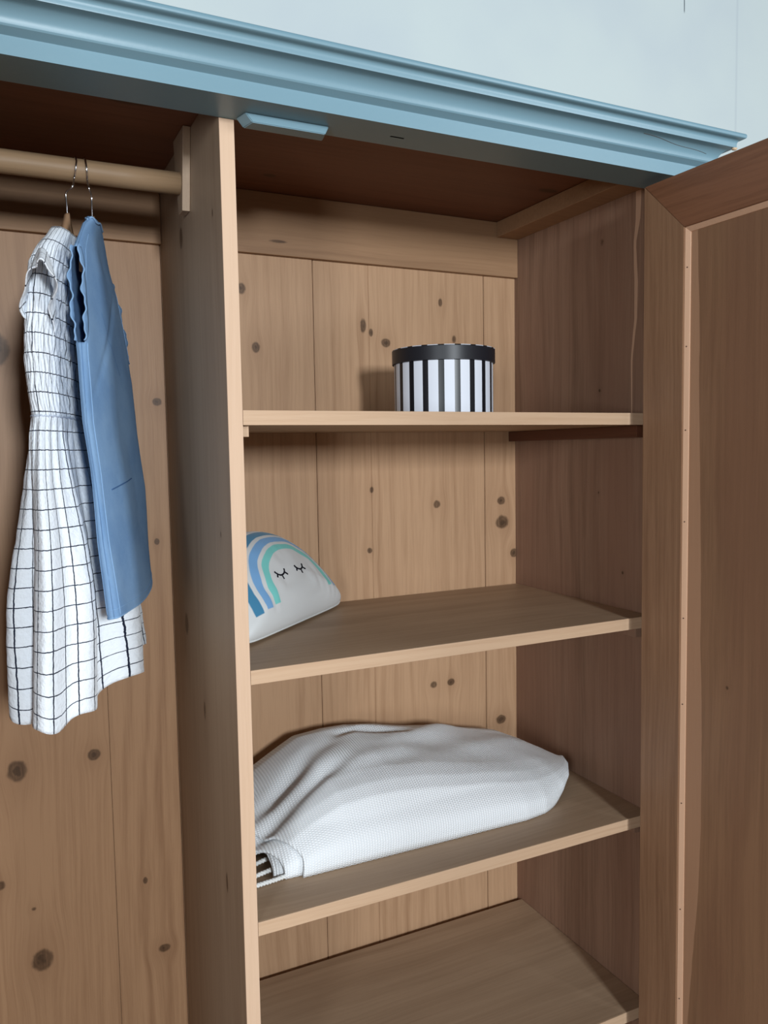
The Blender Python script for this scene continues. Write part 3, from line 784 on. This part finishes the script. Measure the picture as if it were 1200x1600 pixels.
# shoulder cap closing the top over the hanger, with a neck opening
P, UV = [], []
for j in range(9):
    q = j/8; row, uvr = [], []
    for k in range(NTd+1):
        th = 2*PI*k/NTd; p = dress_pt(th, .2615); N_, F_ = interp(Nn, .2615), interp(Nf, .2615)
        C = Vector(((N_.x+F_.x)/2, (N_.y+F_.y)/2, .2615)); ct = math.cos(th)
        m_ = sstep(0, 1, q); tgt = C+(p-C)*.45
        r_ = p.lerp(Vector((tgt.x, tgt.y, 0)), .55*m_); r_.z = .2615+.006*math.sin(PI*.5*q)*(1)-.010*q*q
        row.append(r_); uvr.append((k/NTd*.0262*32, .2615+q*.012))
    P.append(row); UV.append(uvr)
grid_obj('neckline', P, UV, M['check'], DRS, thick=.0012)
# ruffled sleeve at the near armhole: opens toward the front
def ruffle(parent, c, ax, up_, rx, ry, length, flare, mat, name, seed=0, nwave=5, amp=.006, uvs=.40):
    ax = ax.normalized(); side = ax.cross(up_).normalized(); upv = side.cross(ax).normalized(); P, UV = [], []
    for j in range(15):
        q = j/14; row, uvr = [], []
        for k in range(97):
            th = 2*PI*k/96
            f = 1+flare*q; wv = amp*q*(math.sin(nwave*th+seed)+.5*math.sin((nwave*2+1)*th+seed*2))
            p = c+side*((rx*f+wv)*math.cos(th))+upv*((ry*f+wv*.8)*math.sin(th))+ax*(length*q*(.75+.35*math.sin(th))+.004*q*math.sin(nwave*th+1.2*seed))
            row.append(p); uvr.append((k/96*uvs, q*length))
        P.append(row); UV.append(uvr)
    return grid_obj(name, P, UV, mat, parent, thick=.0014)
ruffle(DRS, Vector((-.2480, .092, .160)), Vector((-.12, -.72, -.50)), Vector((0, -.4, 1)), .0150, .066, .060, .16, M['check'], 'sleeve', seed=1.0, nwave=3, amp=.007, uvs=.34)
ruffle(DRS, Vector((-.184, .315, .170)), Vector((.15, 1, -.35)), Vector((0, 0, 1)), .013, .045, .035, .35, M['check'], 'sleeve', seed=2.3, nwave=4, amp=.005, uvs=.34)
# waist seam
tube('waist_seam', [dress_pt(2*PI*k/120, -.006, .001)+Vector((0, 0, .001*math.sin(k*1.9))) for k in range(121)], .0013, plain('seam_thread', (196,205,220), .9, .1), DRS, n=6)

# ---- blue denim pinafore
def denim_mat():
    N = NT('denim', .9, .15)
    uv = N.n('ShaderNodeUVMap'); uv.uv_map = 'UVMap'; x = N.n('ShaderNodeSeparateXYZ'); N.t.links.new(uv.outputs[0], x.inputs[0])
    u, v = x.outputs[0], x.outputs[1]; tc = N.vec(u, v, 0.0)
    c = N.mix(N.ss(N.noise(tc, 9, 4), .3, .7), srgb(102,138,180), srgb(125,158,194))
    tw = N.M('SINE', N.M('MULTIPLY', N.M('ADD', u, v), 2*PI/.0016))
    c = N.mix(N.M('MULTIPLY', N.noise(tc, 260, 2), .25), c, srgb(146,176,208))
    N.bump(N.M('ADD', N.noise(tc, 60, 3), N.M('MULTIPLY', tw, .08)), .35, .0018)
    return N.col(c)
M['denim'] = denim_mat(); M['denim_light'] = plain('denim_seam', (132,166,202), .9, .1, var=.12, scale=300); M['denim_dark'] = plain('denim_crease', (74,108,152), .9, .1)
DN = empty('pinafore', (-.16, .19, .25), 'blue denim sleeveless garment with frilled armholes on the right hanger', 'garment')
An = tabs([(-.176,.165,.288),(-.184,.150,.278),(-.195,.115,.250),(-.203,.088,.228),(-.207,.078,.19),(-.207,.074,.15),(-.205,.072,.107),(-.204,.07,.064),(-.203,.062,-.015),(-.196,.06,-.085),(-.190,.052,-.182),(-.184,.05,-.237),(-.178,.05,-.30)])
Af = tabs([(-.156,.225,.292),(-.152,.24,.285),(-.144,.275,.272),(-.134,.318,.244),(-.126,.33,.205),(-.116,.335,.15),(-.102,.345,.063),(-.096,.348,-.026),(-.087,.348,-.117),(-.084,.355,-.221),(-.082,.355,-.30)])
def den_pt(th, z, push=0):
    N_, F_ = interp(An, z), interp(Af, z)
    N_ = Vector((N_.x, N_.y, 0)); F_ = Vector((F_.x, F_.y, 0)); C = (N_+F_)/2; a = (F_-N_)/2
    n_ = Vector((a.y, -a.x, 0)).normalized()
    wd = .007+.006*sstep(.27, .20, z)
    hole = sstep(.245, .20, z)*sstep(.075, .115, z)
    ct, st = math.cos(th), math.sin(th)
    wd += .006*sstep(-.05, -.28, z)
    e = .62 if hole < .01 else .62-.22*hole
    p = C-a*ct+n_*(wd*math.copysign(abs(st)**e, st))
    out = (-a.normalized()*ct+n_*st).normalized()
    g = .0022*math.sin(3*th+z*14)*sstep(.1, -.2, z)+.0018*noise.noise((th*1.6, z*9, 4))+.0030*noise.noise((p.y*9, z*5, 7))*abs(st)
    # creases from the armhole across the chest
    g -= .0030*math.exp(-((z-.10-.9*(p.y-.16))/.010)**2)*max(0, st)*sstep(.30, .2, p.y)
    p += out*(g+push); p.z = z
    return p
zs2 = []; z = .292
while z > -.2895: zs2.append(z); z -= .0048
zs2.append(-.290)
NTn = 240; P, UV = [], []
HALF = 13
for i, z in enumerate(zs2):
    P.append([den_pt(2*PI*k/NTn, z) for k in range(NTn+1)]); UV.append([(k/NTn*.62, z) for k in range(NTn+1)])
    if z < -.20:
        for k, p in enumerate(P[-1]):
            p.z += sstep(-.2, -.29, z)*(.010*(p.y-.05)/.3+.003*math.sin(2*PI*k/NTn*3+.5))
def in_hole(z, k, near=True):
    kk = k if k <= NTn/2 else k-NTn
    if not near: kk = NTn//2-abs(kk); kk = abs(kk)
    if not (.094 < z < .232): return False
    hw = HALF*min(1, math.sqrt(max(0, 1-(abs(z-.163)/.069)**2.6)))
    return abs(kk+.5) < hw
grid_obj('denim_body', P, UV, M['denim'], DN, skip=lambda i, k: in_hole(zs2[i]-.0024, k) or in_hole(zs2[i]-.0024, k, False), thick=.0013)
# frilled rims of the armholes
def hole_rim(near, sign, wid, mat, name):
    P, UV = [], []; base = 0 if near else PI
    zz = [.097+(.229-.097)*j/60 for j in range(61)]
    for j, z in enumerate(zz):
        hw = HALF*2*PI/NTn*math.sqrt(max(0, 1-(abs(z-.163)/.069)**2.6))
        th0 = base+sign*hw*1.05; p0 = den_pt(th0, z, .0006); p1 = den_pt(th0+sign*.10, z, .001)
        N_, F_ = interp(An, z), interp(Af, z); a = Vector((F_.x-N_.x, F_.y-N_.y, 0)).normalized()
        outv = -a if near else a
        fr = .0022*math.sin(j*.30+sign)+.0010*math.sin(j*.73)
        sidev = Vector((-outv.y, outv.x, 0))
        row = [p1, p0, p0+outv*wid*.5+sidev*fr*.5, p0+outv*wid+sidev*fr]
        for r_ in row: r_.z = z
        P.append(row); UV.append([(q*.004, z) for q in range(4)])
    return grid_obj(name, P, UV, mat, DN, closed=False, thick=.0016)
for near in (True, False):
    for sg in (1, -1): hole_rim(near, sg, .008, M['denim'], 'armhole_frill')
    for sg in (1, -1):
        pts = []
        for j in range(61):
            z = .097+(.229-.097)*j/60; hw = HALF*2*PI/NTn*math.sqrt(max(0, 1-(abs(z-.163)/.069)**2.6)); base = 0 if near else PI
            p0 = den_pt(base+sg*hw*1.05, z, .0006); N_, F_ = interp(An, z), interp(Af, z); a = Vector((F_.x-N_.x, F_.y-N_.y, 0)).normalized()
            outv = -a if near else a; sidev = Vector((-outv.y, outv.x, 0)); fr = .0022*math.sin(j*.30+sg)+.0010*math.sin(j*.73)
            p = p0+outv*.008+sidev*fr; p.z = z; pts.append(p)
        tube('frill_edge', pts, .0011, M['denim_light'], DN, n=6)
# top closing over the hanger, folded collar band
P, UV = [], []
for j in range(7):
    q = j/6; row = []
    for k in range(NTn+1):
        p = den_pt(2*PI*k/NTn, .291); N_, F_ = interp(An, .291), interp(Af, .291); C = Vector(((N_.x+F_.x)/2, (N_.y+F_.y)/2, .291))
        r_ = p.lerp(C, .75*q); r_.z = .291+.006*math.sin(PI/2*q)-.006*q*q; row.append(r_)
    P.append(row); UV.append([(k/NTn*.6, .291+q*.01) for k in range(NTn+1)])
grid_obj('neck_fold', P, UV, M['denim'], DN, thick=.0013)
tube('collar_edge', [den_pt(2*PI*k/100, .289+.002*math.sin(k*.3), .0016) for k in range(101)], .0016, M['denim_light'], DN, n=6)
# seams: side seam, front panel seam, pocket edge, hem
def path(f, n=60, push=.0010): return [den_pt(*f(i/n), push) for i in range(n+1)]
tube('side_seam', path(lambda t: (.30+.05*math.sin(t*5), .095-.380*t), 80), .0010, M['denim_light'], DN, n=6)
tube('side_seam', path(lambda t: (2*PI-.30, .095-.380*t), 60), .0009, M['denim_light'], DN, n=6)
tube('panel_seam', path(lambda t: (.62-.30*t, .262-.155*t), 50, .0008), .0007, M['denim_light'], DN, n=6)
tube('pocket_edge', path(lambda t: (.72+.95*t, -.110+.012*t), 40, .0009), .0010, M['denim_dark'], DN, n=6)
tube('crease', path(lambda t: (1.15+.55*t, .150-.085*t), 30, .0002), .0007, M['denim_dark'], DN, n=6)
def hem_pt(k, zo, push):
    th = 2*PI*k/160; p = den_pt(th, -.290+zo, push); p.z += (.010*(p.y-.05)/.3+.003*math.sin(th*3+.5)); return p
tube('hem_edge', [hem_pt(k, 0, 0) for k in range(161)], .0014, M['denim_light'], DN, n=6)
tube('hem_stitch', [hem_pt(k, .012, .0010) for k in range(161)], .0006, M['denim_light'], DN, n=6)
